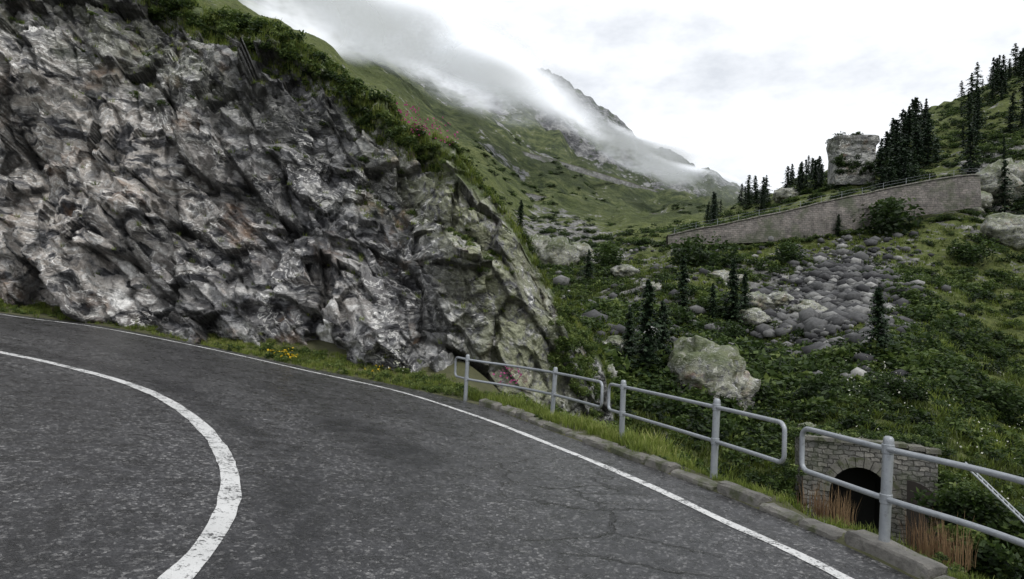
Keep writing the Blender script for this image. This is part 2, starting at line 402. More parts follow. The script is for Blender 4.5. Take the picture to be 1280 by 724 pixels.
TX=TX+(TZ-CAMZ)*math.tan(roll)
p3=np.stack([TX,TY,TZ*0],-1).reshape(-1,3); dd=TY.ravel()
rid=lambda p,o,s:1-np.abs(fbm(p,o,s))*1.6
nz=rid(p3/260,5,21)*34*sm(300,1000,dd)+rid(p3/75+5,4,31)*14*sm(170,600,dd)+rid(p3/24,3,41)*3.0*sm(60,300,dd)+fbm(p3/9,3,51)*.9*sm(24,60,dd)+np.abs(fbm(p3/3.2,3,61))*.5*sm(22,40,dd)
nz=nz-19*sm(300,1000,dd)-7*sm(170,600,dd)-1.2*sm(60,300,dd)
z=TZ.ravel()+nz
sd=dist2line(p3[:,:2][dd<40],bound[::3]); sdf=np.full(len(dd),50.); sdf[dd<40]=sd
Sx=S(p3[:,0])
nr=sm(1.4,2.6,p3[:,0])
wv=sm(1.0,4.0,sdf); stp=.75+1.3*nr; edgez=np.where(p3[:,0]>-2,Sx-.35-stp*np.clip(sdf-.6,0,6),Sx-.2)
zz=np.where(sdf<6,edgez*(1-wv)+z*wv-.15,z)
zz=np.where(sdf<1.,Sx-.5-1.0*sm(.2,1,sdf)*nr,zz)
pc=P(1066,665,24.); PX,PZ=pc[0],-5.15; PY=pc[1]
inp=sm(3.1,2.5,np.abs(p3[:,0]-PX-.3)); fr=(dd<PY+1.6)&(dd>14)
zz=np.where(fr,zz*(1-inp)+np.minimum(zz,PZ-.05)*inp,zz)
wide=sm(4.5,2.5,np.abs(p3[:,0]-PX*dd/PY))*((dd>9)&(dd<PY-.5))
zz=np.where(wide>0,np.minimum(zz,zz*(1-wide)+wide*(CAMZ-.30*dd-.1)),zz)
T3=np.column_stack([TX.ravel(),TY.ravel(),zz])
pxm=np.broadcast_to(pxs[:,None],TX.shape).ravel()
def blob(px,d,rp,rd): return np.exp(-((pxm-px)/rp)**2-((np.log(dd/d))/rd)**2)
rocky=blob(1050,66,75,.24)*1.2+blob(960,75,60,.15)*.8+blob(690,130,60,.4)*.9+blob(760,75,80,.35)*.6+blob(1240,110,60,.2)*.8+blob(820,60,50,.2)*.4
rocky+=sm(300,1000,dd)*.40+sm(150,300,dd)*.1
gz=np.abs(np.gradient(zz.reshape(TX.shape),axis=1)/np.gradient(TY,axis=1)).ravel()
rocky+=np.clip(gz-.7,0,1)*.5*sm(150,400,dd)
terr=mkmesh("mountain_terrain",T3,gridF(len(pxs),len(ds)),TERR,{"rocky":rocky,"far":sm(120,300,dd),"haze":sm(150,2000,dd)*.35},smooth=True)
bvh=BVHTree.FromPolygons(T3.tolist(),gridF(len(pxs),len(ds)).tolist())
def tz(x,y):
    h=bvh.ray_cast(Vector((x,y,2000)),Vector((0,0,-1))); return h[0].z if h[0] else -5
def hit(px,py):
    v=P(px,py,1.0)-np.array([0,0,CAMZ]); v=Vector(v).normalized()
    h=bvh.ray_cast(Vector((0,0,CAMZ))+v*21,v); return np.array(h[0]) if h[0] else None
mkmesh("ground",[(-4000,-4000,-30),(4000,-4000,-30),(4000,4000,-30),(-4000,4000,-30)],[(0,1,2,3)],SOIL)
# ------------------------------------------------------------------ cliff
nu,nvv=600,330
cu=np.concatenate([np.linspace(-520,-20,70),np.linspace(-18,768,nu-70)])
dB=np.interp(cu,[-520,-200,0,250,400,500,560,640,700,740,768],[20.5,20.6,20.3,20.2,19.9,19.7,19.8,20.8,22.3,24.3,27])
pt=np.interp(cu,[-520,-200,0,100,200,260,300,350,400,450,500,560,600,640,665,690,720,750,768],[-250,-220,-150,-80,-15,10,28,44,68,112,150,192,230,282,325,366,405,446,520])
bx=(cu-640)/F*dB; bz=S(bx)-.35-np.interp(cu,[560,640,700,740,768],[0,1.2,2.2,3.2,4.2])
base=np.stack([bx,dB,bz],-1)
hh=(np.interp(cu,[-520,0,250,400,560,640,740],[390,388,425,452,478,500,520])-pt)/F*dB
top=P(cu,pt,dB+np.clip(hh,0,30)*.38)
vv=np.linspace(0,1,nvv-50); CV=base[:,None,:]*(1-vv)[None,:,None]+top[:,None,:]*vv[None,:,None]
CV[...,1]+= -np.sin(vv*math.pi)[None]*.5*np.clip(hh,0,12)[:,None]/12*1.5
ex=np.linspace(0,1,51)[1:]
slope=(top[:,2]-CAMZ)/top[:,1]
ext=np.stack([top[:,0][:,None]*(1+ex[None]*.25),top[:,1][:,None]+ex[None]*7,top[:,2][:,None]+ex[None]*7*np.clip(slope[:,None],-.3,1)*.4-ex[None]**2*2.5],-1)
CV=np.concatenate([CV,ext],1); vfull=np.concatenate([vv,1+ex]); sh=CV.shape
C=CV.reshape(-1,3)
wp=C+np.stack([fbm(C/3.0,3,71),fbm(C/3.0,3,72),fbm(C/3.0,3,73)],-1)*.28
ca,sa=math.cos(.75),math.sin(.75)
wr_=np.column_stack([(wp[:,0]*ca-wp[:,2]*sa)*.8,wp[:,1]*.5,(wp[:,0]*sa+wp[:,2]*ca)*1.5])
f1,e1=facets(wr_,2.7,100); f2,e2=facets(wr_+3,1.05,200); f3,e3=facets(wr_+7,.42,300)
jag=fbm(C*1.3,4,85,.6)
pm=np.repeat(cu,sh[1])
slab=sm(560,640,pm)
disp=fbm(C/6,3,80)*1.0+f1*.85+f2*.42*(1-.4*slab)+f3*.19*(1-.5*slab)+jag*.13
fade=np.repeat(np.clip(hh/3,.15,1),sh[1])
vm=np.broadcast_to(vfull[None],sh[:2]).ravel(); fade=fade*(1-.6*sm(.88,.97,vm))
disp=disp*fade
C2=C+np.array([.12,-.93,.22])*disp[:,None]
C2[:,2]+=np.where(vm>1,fbm(C/1.5,3,90)*.3,0)
def g2(px,v,rp,rv): return np.exp(-((pm-px)/rp)**2-((vm-v)/rv)**2)
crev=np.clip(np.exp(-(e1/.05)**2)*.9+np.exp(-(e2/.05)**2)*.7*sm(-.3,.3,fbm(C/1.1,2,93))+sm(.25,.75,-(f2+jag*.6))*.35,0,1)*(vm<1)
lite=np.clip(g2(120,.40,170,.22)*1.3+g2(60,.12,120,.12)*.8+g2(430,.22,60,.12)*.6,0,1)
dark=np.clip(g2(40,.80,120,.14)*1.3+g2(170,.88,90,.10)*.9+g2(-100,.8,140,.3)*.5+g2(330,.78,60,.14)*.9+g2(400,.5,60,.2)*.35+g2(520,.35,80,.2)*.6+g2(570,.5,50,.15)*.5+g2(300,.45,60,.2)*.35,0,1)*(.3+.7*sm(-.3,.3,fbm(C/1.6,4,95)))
lich=np.clip(g2(655,.45,65,.6)*1.2+g2(600,.8,60,.25)*.9+g2(540,.85,80,.2)*.5+g2(200,.75,120,.12)*.4,0,1)
veg=np.clip(sm(.90,.97,vm)+sm(.3,.9,fbm(C/1.8,4,97))*.45*sm(.4,.9,vm),0,1)
fresh=np.clip((g2(160,.085,15,.026)+g2(412,.12,12,.045))*4-1.6+f3*.6,0,1)
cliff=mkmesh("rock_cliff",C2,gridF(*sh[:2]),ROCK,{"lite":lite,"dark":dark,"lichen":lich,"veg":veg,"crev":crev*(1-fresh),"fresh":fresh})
# ------------------------------------------------------------------ vegetation prototypes
def quads(c,s,rngl,flat=.5,asp=.5):
    n=len(c); a=rngl.normal(size=(n,3)); a[:,2]*=flat; a/=np.linalg.norm(a,axis=1)[:,None]
    b=rngl.normal(size=(n,3)); b-=a*(a*b).sum(1)[:,None]; b/=np.linalg.norm(b,axis=1)[:,None]
    s=np.asarray(s).reshape(-1,1)*np.ones((n,1))
    V=np.stack([c-a*s,c-b*s*asp+a*s*.1,c+a*s,c+b*s*asp+a*s*.1],1).reshape(-1,3)
    return V,np.arange(n*4).reshape(-1,4)
def bush(n=260,seed=0,ls=.11):
    r=np.random.default_rng(seed); k=r.integers(9,15); cc=r.normal(size=(k,3)); cc/=np.linalg.norm(cc,axis=1)[:,None]
    cc*=r.uniform(.25,.7,(k,1)); cc[:,2]=np.abs(cc[:,2])*.9+.15; rad=r.uniform(.25,.45,k)
    i=r.integers(0,k,n); u=r.normal(size=(n,3)); u/=np.linalg.norm(u,axis=1)[:,None]; rr=r.uniform(.55,1.05,(n,1))
    c=cc[i]+u*rad[i][:,None]*rr; c[:,2]=np.abs(c[:,2])
    V,Fq=quads(c,r.uniform(.6,1.3,n)*ls,r)
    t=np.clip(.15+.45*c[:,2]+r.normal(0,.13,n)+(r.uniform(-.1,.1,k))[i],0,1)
    return V,Fq,np.repeat(t-.3,4)
def tuft(n=14,seed=0,spread=.35,w=.035,bend=.5):
    r=np.random.default_rng(seed); V=[];Fq=[];T=[]
    for i in range(n):
        a=r.uniform(0,6.28); b=r.uniform(0,1)**.5*spread; x,y=b*math.cos(a),b*math.sin(a); h=r.uniform(.5,1.1); a2=a+r.normal(0,.7); be=r.uniform(.1,1)*bend
        dx,dy=math.cos(a2),math.sin(a2); px_,py_=-dy*w,dx*w
        o=len(V)
        for f,ww in ((0,1),(.55,.8),(1,.12)):
            cx=x+dx*be*f*f*h;cy=y+dy*be*f*f*h; V+= [(cx-px_*ww,cy-py_*ww,h*f*(1-.15*be*f)),(cx+px_*ww,cy+py_*ww,h*f*(1-.15*be*f))]
        Fq+=[(o,o+1,o+3,o+2),(o+2,o+3,o+5,o+4)]; tt_=r.normal(0,.15); T+=[tt_-.12]*2+[tt_]*2+[tt_+.1]*2
    return np.array(V),np.array(Fq),np.array(T)
def conifer(seed=0,lv=26,wid=.2,sp=6):
    r=np.random.default_rng(seed); V=[];Fq=[];TT=[]
    for i in range(lv):
        h=.06+.94*(i/lv)**.95; L=wid*(1-h)**.75*r.uniform(.6,1.2)+.014
        for b in range(7):
            if r.random()<.16: continue
            a=r.uniform(0,6.28); LL=L*r.uniform(.5,1.25); dr=r.uniform(.1,.55)
            for q in range(sp):
                f=(q+.6)/sp; rad=LL*f
                cx,cy,cz=rad*math.cos(a),rad*math.sin(a),h-dr*rad*(1.1-.4*f)
                w=.018*(1.15-.5*f)+.32*LL/sp
                tx,ty=math.cos(a),math.sin(a); nx,ny=-ty,tx
                o=len(V); j=r.normal(0,.008,4); dz=r.uniform(-.016,.0)
                V+=[(cx-tx*w*.7,cy-ty*w*.7,cz+j[0]+.004),(cx-nx*w,cy-ny*w,cz+dz*2+j[1]),(cx+tx*w,cy+ty*w,cz+dz+j[2]),(cx+nx*w,cy+ny*w,cz+dz*2+j[3])]
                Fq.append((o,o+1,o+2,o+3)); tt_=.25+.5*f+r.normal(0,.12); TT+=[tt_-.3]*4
    o=len(V); n=6
    for zc,rr in ((-.03,.016),(.5,.009),(1.0,.001)):
        for k_ in range(n): V.append((rr*math.cos(k_*math.pi/3),rr*math.sin(k_*math.pi/3),zc)); TT.append(0)
    for l in range(2):
        for k_ in range(n): Fq.append((o+l*n+k_,o+l*n+(k_+1)%n,o+(l+1)*n+(k_+1)%n,o+(l+1)*n+k_))
    return np.array(V),np.array(Fq),np.array(TT)
bush_hi=[bush(1500,s,.06) for s in range(3)]; bush_lo=[bush(230,10+s,.13) for s in range(5)]
tufts=[tuft(22,s,w=.022) for s in range(5)]; ctuft=[tuft(12,20+s,.6,.05,.7) for s in range(4)]; thin=[tuft(22,40+s,.3,.008,.35) for s in range(5)]
con=[conifer(s,lv=20,wid=w,sp=4) for s,w in ((1,.20),(2,.26),(3,.32),(4,.23))]
con_hi=[conifer(s+9,lv=34,wid=w,sp=8) for s,w in ((1,.26),(2,.31),(3,.23))]
U=random.uniform
pl=[]; nb=len(vb)
for _ in range(12500):
    i=random.randrange(nb-1)
    x=vb[i,0]; 
    if x<-20 or vb[i,1]<2: continue
    w_=wr[i]; s_=U(.26,2.6) if w_>.5 else U(.04,2.0)
    zo=np.interp(s_,so,verge_pts[i,:,2]); hs=(U(.10,.26) if w_>.5 else U(.06,.17))
    if wn[i]>.5: hs=U(.07,.15)
    if s_>1.2 and w_>.5 and wn[i]<.5: hs*=1.6
    n_=float(vn(np.array([[x*.8,vb[i,1]*.8,0]]),3)[0])
    if w_<.5: 
        dens=np.interp(x,[-20,-13,-9,-6,-3],[.3,.45,.65,1,1])*(1 if s_>.25 else .5+.5*n_)
        if random.random()>dens: continue
    pl.append((random.randrange(5),vb[i,0]+nn[i,0]*s_+U(-.1,.1),vb[i,1]+nn[i,1]*s_+U(-.1,.1),zo-.02,U(0,6.28),hs*U(1.,1.5),hs,.52+.22*n_+U(-.15,.18)))
merge("verge_grass",tufts,pl,GRASS)
pl=[]
for _ in range(1800):
    i=random.randrange(nb-1); x=vb[i,0]
    if x<-17 or vb[i,1]<5: continue
    w_=wr[i]; s_=U(1.2,3.2) if w_>.5 else U(.15,1.9)
    if wn[i]>.4: continue
    zo=np.interp(s_,so,verge_pts[i,:,2]); r_=U(.07,.24) if w_<.5 else U(.2,.5)
    if w_<.5 and x<-8 : r_*=.7
    pl.append((random.randrange(5),x+nn[i,0]*s_,vb[i,1]+nn[i,1]*s_,zo-.03,U(0,6.28),r_,r_*U(.7,1.2),.55+U(-.25,.28)))
merge("verge_herbs",bush_lo,pl,LEAF)
pl=[]
for _ in range(60):
    i=random.randrange(nb-1)
    if not(3<vb[i,1]<15 and vb[i,0]>-2.6): continue
    for _k in range(random.randint(2,6)): s_=U(.16,.34); r_=U(.03,.08); pl.append((random.randrange(5),vb[i,0]+nn[i,0]*s_+U(-.1,.1),vb[i,1]+nn[i,1]*s_+U(-.1,.1),float(S(vb[i,0]))+.08,U(0,6),r_,r_,.5+U(-.2,.2)))
merge("kerb_weeds",bush_lo,pl,LEAF)
pl=[]
for (px,py) in [(1012,652),(1030,660),(1145,702),(1160,712),(1180,715)]:
    for _ in range(5):
        g=G(px+U(-12,12),py-12); pl.append((random.randrange(5),g[0]+U(.1,.3),g[1]+U(.0,.3),g[2]-.1,U(0,6.28),U(.3,.45),U(.25,.5),U(.1,.8)))
merge("dry_grass",thin,pl,DRYG)
# cliff vegetation
Cg=C2.reshape(sh); pl=[];plt=[]
iv=lambda a:min(int(np.searchsorted(vfull,a)),sh[1]-1)
for _ in range(2600):
    i=random.randrange(sh[0]-2); u=cu[i]
    if u<-200: continue
    v=U(.91,1.3)
    if u>560: v=U(.985,1.3)
    p=Cg[i,iv(v)]
    r_=U(.12,.42)*(1.2 if u<520 else .75)
    pl.append((random.randrange(5),p[0],p[1],p[2]-.08,U(0,6.28),r_,r_*U(.7,1.1),.46+U(-.27,.34)))
for _ in range(6200):
    i=random.randrange(sh[0]-2); u=cu[i]; v=U(.88,1.35); 
    if u>560: v=U(.96,1.35)
    p=Cg[i,iv(v)]; h_=U(.12,.34)
    plt.append((random.randrange(5),p[0],p[1],p[2]-.04,U(0,6.28),h_*1.3,h_,.5+U(-.2,.3)))
nrm=np.cross(Cg[2:,1:-1]-Cg[:-2,1:-1],Cg[1:-1,2:]-Cg[1:-1,:-2]); nrm/=np.linalg.norm(nrm,axis=2)[...,None]+1e-9
nzv=np.abs(nrm[...,2]); li_,lj=np.where((nzv>.74)&(vfull[1:-1][None]<.9))
sel=rng.permutation(len(li_))[:2200]
for s_ in sel:
    i,j=li_[s_]+1,lj[s_]+1; p=Cg[i,j]
    if random.random()>np.interp(vfull[j],[0,.5,.9],[.08,.25,.9])*(1.7 if cu[i]>560 else 1): continue
    h_=U(.08,.2); plt.append((random.randrange(5),p[0],p[1],p[2]-.03,U(0,6.28),h_*1.4,h_,.5+U(-.2,.3)))
    if vfull[j]>.55 and random.random()<.25: r_=U(.1,.28); pl.append((random.randrange(5),p[0],p[1],p[2]-.05,U(0,6),r_,r_*.8,.4+U(-.2,.3)))
for _ in range(90):
    u=U(690,748); i=min(int(np.searchsorted(cu,u)),sh[0]-1); p=Cg[i,iv(U(.5,.98))]; r_=U(.2,.45)
    pl.append((random.randrange(5),p[0],p[1]-.1,p[2]-.1,U(0,6.28),r_,r_,.62+U(-.15,.3)))
merge("clifftop_shrubs",bush_lo,pl,LEAF); merge("clifftop_grass",tufts,plt,GRASS)
# hillside shrubs
def inportal(x,y): return (abs(x-PX-.2)<2.8 and 15<y<PY+1.4) or (abs(x-PX*y/PY)<3.0 and 8<y<PY-.6)
pl=[];plt=[]; b6=bound[::5]
def scr(px,d): return math.exp(-((px-1045)/62)**2-(math.log(d/66)/.22)**2)
for _ in range(10500):
    px=U(640,1400); d=math.exp(U(math.log(19),math.log(150))); x=(px-640)/F*d
    if inportal(x,d): continue
    if ((b6-np.array([x,d]))**2).sum(1).min()<9: continue
    if random.random()<scr(px,d)*1.5: continue
    nd=float(fbm(np.array([[x/9,d/9,0]]),3,77)[0])
    valley=math.exp(-((px-890)/150)**2-(math.log(d/38)/.35)**2)
    nd+=valley*.5
    if nd<-.15+.2*(d>60) and random.random()<.75: continue
    r_=U(.35,1.15)*(1+.006*d)*(1.2 if nd>.3 else .75)*(1+.4*valley)
    if d<30: r_*=.75
    if d>70: r_*=.75
    z=tz(x,d); pl.append((random.randrange(5),x,d,z-.15*r_,U(0,6.28),r_,r_*U(.6,1.),.31+.12*nd-.16*valley+U(-.26,.32)))
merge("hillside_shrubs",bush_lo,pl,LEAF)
for _ in range(12500):
    px=U(640,1400); d=math.exp(U(math.log(18),math.log(95))); x=(px-640)/F*d
    if inportal(x,d): continue
    if ((b6-np.array([x,d]))**2).sum(1).min()<6.8: continue
    if random.random()<scr(px,d)*1.6: continue
    h_=U(.2,.42)*(1+.008*d); n_=float(vn(np.array([[x/6,d/6,0]]),3)[0])
    plt.append((random.randrange(4),x,d,tz(x,d)-.05,U(0,6.28),h_*1.3,h_,.34+.27*n_+U(-.2,.2)))
merge("hillside_grass",ctuft,plt,GRASS)
def bushobj(px,py,w,seed,tint=.3,name="round_bush"):
    p=hit(px,py); 
    if p is None: return
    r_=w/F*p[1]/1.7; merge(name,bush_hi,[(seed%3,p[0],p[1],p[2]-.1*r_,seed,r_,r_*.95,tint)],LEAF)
bushobj(1112,296,104,1,.16); bushobj(880,333,92,2,.22); bushobj(760,335,66,4,.3); bushobj(905,425,60,5,.15); bushobj(985,330,60,7,.25); bushobj(1215,330,70,6,.3); bushobj(1040,500,80,8,.15); bushobj(960,480,70,3,.15); bushobj(1190,430,80,2,.2); bushobj(1250,520,90,4,.2); bushobj(1160,560,60,1,.25); bushobj(940,510,70,3,.15); bushobj(855,300,36,5,.2); bushobj(1130,500,70,0,.18)
def pine(px,py,hpx,k_,name="pine_tree",ti=.25):
    p=hit(px,py)
    if p is None: return
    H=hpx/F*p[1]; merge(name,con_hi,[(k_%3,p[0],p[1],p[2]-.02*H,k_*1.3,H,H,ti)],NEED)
for i_,(px,py,h_) in enumerate([(807,475,130),(826,468,95),(915,405,85),(853,385,68),(1097,455,100),(785,462,80),(650,290,42),(1048,296,30),(930,400,62),(890,402,50),(735,350,40)]): pine(px,py,h_,i_)
pl=[]
for _ in range(210):
    t_=random.random()
    if t_<.34: px=random.gauss(1128,22); d=U(115,175)
    elif t_<.66: px=U(1200,1340); d=U(150,205)
    elif t_<.92: px=random.choice([930,950,985,1005,1020,890])+U(-9,9); d=U(140,200)
    else: px=U(1200,1330); d=U(95,150)
    x=(px-640)/F*d; z=tz(x,d); H=U(3.5,8.5)*(1.25 if px>1060 else .95)
    pl.append((random.randrange(4),x,d,z-.3,U(0,6.28),H*U(.9,1.3),H,.15+U(-.15,.2)))
merge("distant_conifers",con,pl,NEED)
pl=[]
for _ in range(900):
    px=U(880,1330); d=U(112,200); x=(px-640)/F*d; r_=U(.8,1.9); pl.append((random.randrange(5),x,d,tz(x,d)-.3,U(0,6),r_,r_*.8,.20+U(-.18,.32)))
for _ in range(900):
    px=U(560,900); d=math.exp(U(math.log(100),math.log(420))); x=(px-640)/F*d
    if float(vn(np.array([[x/30,d/45,0]]),8)[0])<.0: continue
    r_=U(.8,2.0)*(.6+d/350); pl.append((random.randrange(5),x,d,tz(x,d)-.3,U(0,6),r_,r_*.6,.28+U(-.2,.2)))
merge("ridge_shrubs",bush_lo,pl,LEAF)
# flowers
def blossoms(name,pts,mat,size,n,sprd,h):
    c=[];
    for p in pts:
        for _ in range(n): c.append((p[0]+random.gauss(0,sprd),p[1]+random.gauss(0,sprd),p[2]+U(h[0],h[1])))
    V_,F_=quads(np.array(c),np.array([U(.6,1.3)*size for _ in c]),rng,asp=.9); mkmesh(name,V_,F_,mat,{"tint":rng.uniform(0,1,len(V_))})
fp=[G(px+U(-8,8),py+U(-2,2)) for px,py in [(352,452),(358,455),(345,450),(485,470),(492,466),(480,474)]]
blossoms("yellow_flowers",fp,YEL,.036,11,.13,(.15,.34))
fp=[G(px,py) for px,py in [(497,474),(503,470),(500,466)]]; blossoms("white_flowers",fp,WHT,.04,22,.14,(.25,.85))
fp=[G(px,py) for px,py in [(628,500),(636,498),(644,502)]]; blossoms("pink_flowers",[(p[0],p[1]+.8,p[2]) for p in fp],PINK,.035,18,.14,(.3,.8))
i0=[int(np.searchsorted(cu,u)) for u in (508,515,522,530,538,546,562,500,555,518,527)]
blossoms("fireweed_flowers",[Cg[i,iv(.985)]+np.array([0,-.3,.1]) for i in i0],PINK,.04,13,.2,(.2,.8))
pts=[]
for _ in range(60):
    px=U(1060,1300); d=math.exp(U(math.log(25),math.log(44))); x=(px-640)/F*d
    if not inportal(x,d): pts.append((x,d,tz(x,d)))
blossoms("white_umbels",pts,WHT,.05,3,.25,(.5,.9))
# ------------------------------------------------------------------ boulders and scree
def ico(seed,amp=.35,sub=4,sq=(1,1,.8)):
    bm=bmesh.new(); bmesh.ops.create_icosphere(bm,subdivisions=sub,radius=1)
    V_=np.array([v.co[:] for v in bm.verts]); F_=np.array([[l.index for l in f.verts] for f in bm.faces]); bm.free()
    q=V_+seed*7.7; f,e=facets(q,.8,seed); f2,_=facets(q,.32,seed+50)
    V_=V_*(1+amp*f*.5+amp*.22*f2+.12*vn(q*1.2,seed))[:,None]*np.array(sq); return V_,F_
pl=[]
for i_,(px,py,w,hh_) in enumerate([(885,500,108,1.0),(770,440,34,.9),(752,475,40,.8),(1010,395,45,.5),(905,355,40,.5),(1235,250,70,.7),(985,250,34,.6),(1010,545,30,.7),(945,385,40,.6),(700,332,46,1.0),(672,318,40,.9),(725,322,34,.8),(780,345,30,.6),(815,365,26,.6),(975,380,34,.6),(1215,262,40,.8),(1262,232,50,.9),(940,405,40,.6),(1260,300,60,.8)]):
    p=hit(px,py)
    if p is None: continue
    V_,F_=ico(i_+3,.5,5 if i_<3 else 4,(1,.9,hh_)); r_=w/2/F*p[1]; n_=len(V_)
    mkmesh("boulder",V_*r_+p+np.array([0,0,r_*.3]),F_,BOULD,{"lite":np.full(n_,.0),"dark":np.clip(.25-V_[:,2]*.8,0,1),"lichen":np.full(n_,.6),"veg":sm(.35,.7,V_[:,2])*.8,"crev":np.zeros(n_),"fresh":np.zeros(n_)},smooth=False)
    for _ in range(14): 
        a_=U(3.14,6.28); q_=U(.95,1.4)*r_; b_=r_*U(.22,.45); x_,y_=p[0]+q_*math.cos(a_),p[1]+q_*math.sin(a_); pl.append((random.randrange(5),x_,y_,tz(x_,y_)-.1,U(0,6),b_,b_,.25+U(-.2,.3)))
merge("boulder_foot_shrubs",bush_lo,pl,LEAF)
st=[]
for s_ in range(6):
    V_,F_=ico(40+s_,.6,1,(1,.8,.6)); st.append((V_,F_,rng.uniform(-.05,.05,len(V_))))
pl=[]
for _ in range(4600):
    px=random.gauss(1042,42); d=math.exp(random.gauss(math.log(66),.15)); 
    if random.random()<.2: px=U(680,1150); d=math.exp(U(math.log(35),math.log(110)))
    x=(px-640)/F*d; r_=.12+abs(random.gauss(0,.22)) + (U(.2,.7) if random.random()<.06 else 0); pl.append((random.randrange(6),x,d,tz(x,d)+.05+.25*r_,U(0,6.28),r_,r_*U(.8,1.4),min(1,abs(random.gauss(.1,.40)))))
m_=M("scree_stone"); c_=m_.ramp(m_.attr("tint"),[(0,(.025,.025,.028)),(.4,(.10,.10,.10)),(1,(.34,.335,.32))]); SCREE=m_.fin(m_.mix(1.,c_,m_.ramp(m_.noise(3,5,.7),[(.3,.5),(.7,1.4)]),'MULTIPLY'),.85)
merge("scree_slope",st,pl,SCREE)
# ------------------------------------------------------------------ railing
rpx=[(560,495),(588,503),(640,512),(697,527),(783,558),(898,603),(1000,647),(1110,697),(1280,771)]
rb=[G(*p)[:2] for p in rpx]; rb+= [np.array((4.0,2.6)),np.array((4.6,0.5))]
rc=resample(catmull(rb),.05); 
def at_px(px):
    a=640+rc[:,0]/rc[:,1]*F; return int(np.argmin(np.where(rc[:,1]>.5,np.abs(a-px),1e9)))
def rz(k): return float(S(rc[k,0]))+.05
def section(a,b,posts,name):
    e=empty(name)
    ka=at_px(a); kb=len(rc)-2 if b<0 else at_px(b)
    seg=rc[ka:kb+1:3]; n=len(seg); r=.10; hi,lo=.93,.47
    L=np.concatenate([[0],np.cumsum(np.linalg.norm(np.diff(seg,axis=0),axis=1))]); tot=L[-1]
    def pt(s,h):
        x=np.interp(s,L,seg[:,0]);y=np.interp(s,L,seg[:,1]); return (x,y,float(S(x))+.05+h)
    path=[]
    for s in np.linspace(r,tot-r,n): path.append(pt(s,hi))
    for q in range(1,6): an=math.pi/2*q/6; path.append(pt(tot-r+r*math.sin(an),hi-r+r*math.cos(an)))
    for q in range(0,6): an=math.pi/2*q/6; path.append(pt(tot-r+r*math.cos(an),lo+r-r*math.sin(an)))
    for s in np.linspace(tot-r,r,n): path.append(pt(s,lo))
    for q in range(1,6): an=math.pi/2*q/6; path.append(pt(r-r*math.sin(an),lo+r-r*math.cos(an)))
    for q in range(0,6): an=math.pi/2*q/6; path.append(pt(r-r*math.cos(an),hi-r+r*math.sin(an)))
    tdir=seg[-1]-seg[0]; tdir/=np.linalg.norm(tdir); sdv=np.array([-tdir[1],tdir[0],0])
    V_=[];F_=[];path=np.array(path);N=len(path);sg=12
    for i in range(N):
        t_=path[(i+1)%N]-path[i-1]; t_/=np.linalg.norm(t_)+1e-9
        a_=sdv-t_*np.dot(sdv,t_); a_/=np.linalg.norm(a_); b_=np.cross(t_,a_)
        for k_ in range(sg): an=2*math.pi*k_/sg; V_.append(path[i]+.028*(math.cos(an)*a_+math.sin(an)*b_))
    for i in range(N):
        for k_ in range(sg): F_.append((i*sg+k_,i*sg+(k_+1)%sg,((i+1)%N)*sg+(k_+1)%sg,((i+1)%N)*sg+k_))
    mkmesh("rails",V_,F_,GALV,smooth=True,parent=e)
    for j,px in enumerate(posts):
        k_=at_px(px) if px<1300 else len(rc)-25
        x,y=rc[k_]; z=rz(k_)
        hts=[-.3,0,.5,1.0,1.03,1.045,1.05]; rad=[.048,.048,.048,.048,.044,.03,.004]; lx,ly=U(.0,.04),U(-.01,.01)
        V_,F_=tube([(x+lx*h,y+ly*h,z+h) for h in hts],rad,16); mkmesh("post_%d"%(j+1),V_,F_,GALV,smooth=True,parent=e)
        for h in (.47,.93):
            V_,F_=tube([(x+lx*h,y+ly*h,z+h-.045),(x+lx*h,y+ly*h,z+h-.04),(x+lx*h,y+ly*h,z+h+.04),(x+lx*h,y+ly*h,z+h+.045)],[.05,.056,.056,.05],16); mkmesh("collar",V_,F_,GALV,parent=e)
section(574,757,[588,697],"metal_railing"); section(765,990,[783,898],"metal_railing"); section(1006,-1,[1110,1400],"metal_railing")
# ------------------------------------------------------------------ tunnel portal
e=empty("stone_tunnel_portal"); e.location=(PX,PY-1.0,PZ); e.rotation_euler=(0,0,math.radians(-17))
W,H=4.2,3.45; ox,ow,oh=-.30,.95,1.72
def archh(x):
    u=(x-ox)/ow; return oh+ow*math.sqrt(max(0,1-u*u)) if abs(u)<1 else 0
xs=sorted(set([-W/2,W/2]+[ox+ow*math.sin(a) for a in np.linspace(-math.pi/2,math.pi/2,25)]+list(np.linspace(-W/2,ox-ow,6))[:-1]+list(np.linspace(ox+ow,W/2,8))[1:]))
V_=[];F_=[]
for y in (0,2.6):
    for x in xs:
        a=archh(x) if abs(x-ox)<ow-1e-6 else 0
        V_+=[(x,y,a),(x,y,H-.10*max(0,x-.6))]
n=len(xs); c=2*n
for i in range(n-1):
    inside=(xs[i]>=ox-ow-1e-6 and xs[i+1]<=ox+ow+1e-6)
    a=i*2;b=(i+1)*2
    l0,l0b,l1,l1b=a,a+c,b,b+c
    if inside and xs[i]<=ox-ow+1e-6: V_.append((xs[i],0,oh)); V_.append((xs[i],2.6,oh)); l0,l0b=len(V_)-2,len(V_)-1
    if inside and xs[i+1]>=ox+ow-1e-6: V_.append((xs[i+1],0,oh)); V_.append((xs[i+1],2.6,oh)); l1,l1b=len(V_)-2,len(V_)-1
    F_.append((l0,l1,b+1,a+1)); F_.append((a+1,b+1,b+1+c,a+1+c))
    if inside: F_.append((l0,l0b,l1b,l1))
F_.append((0,1,1+2*n,2*n)); F_.append((2*n-2,2*n-1,4*n-1,4*n-2))
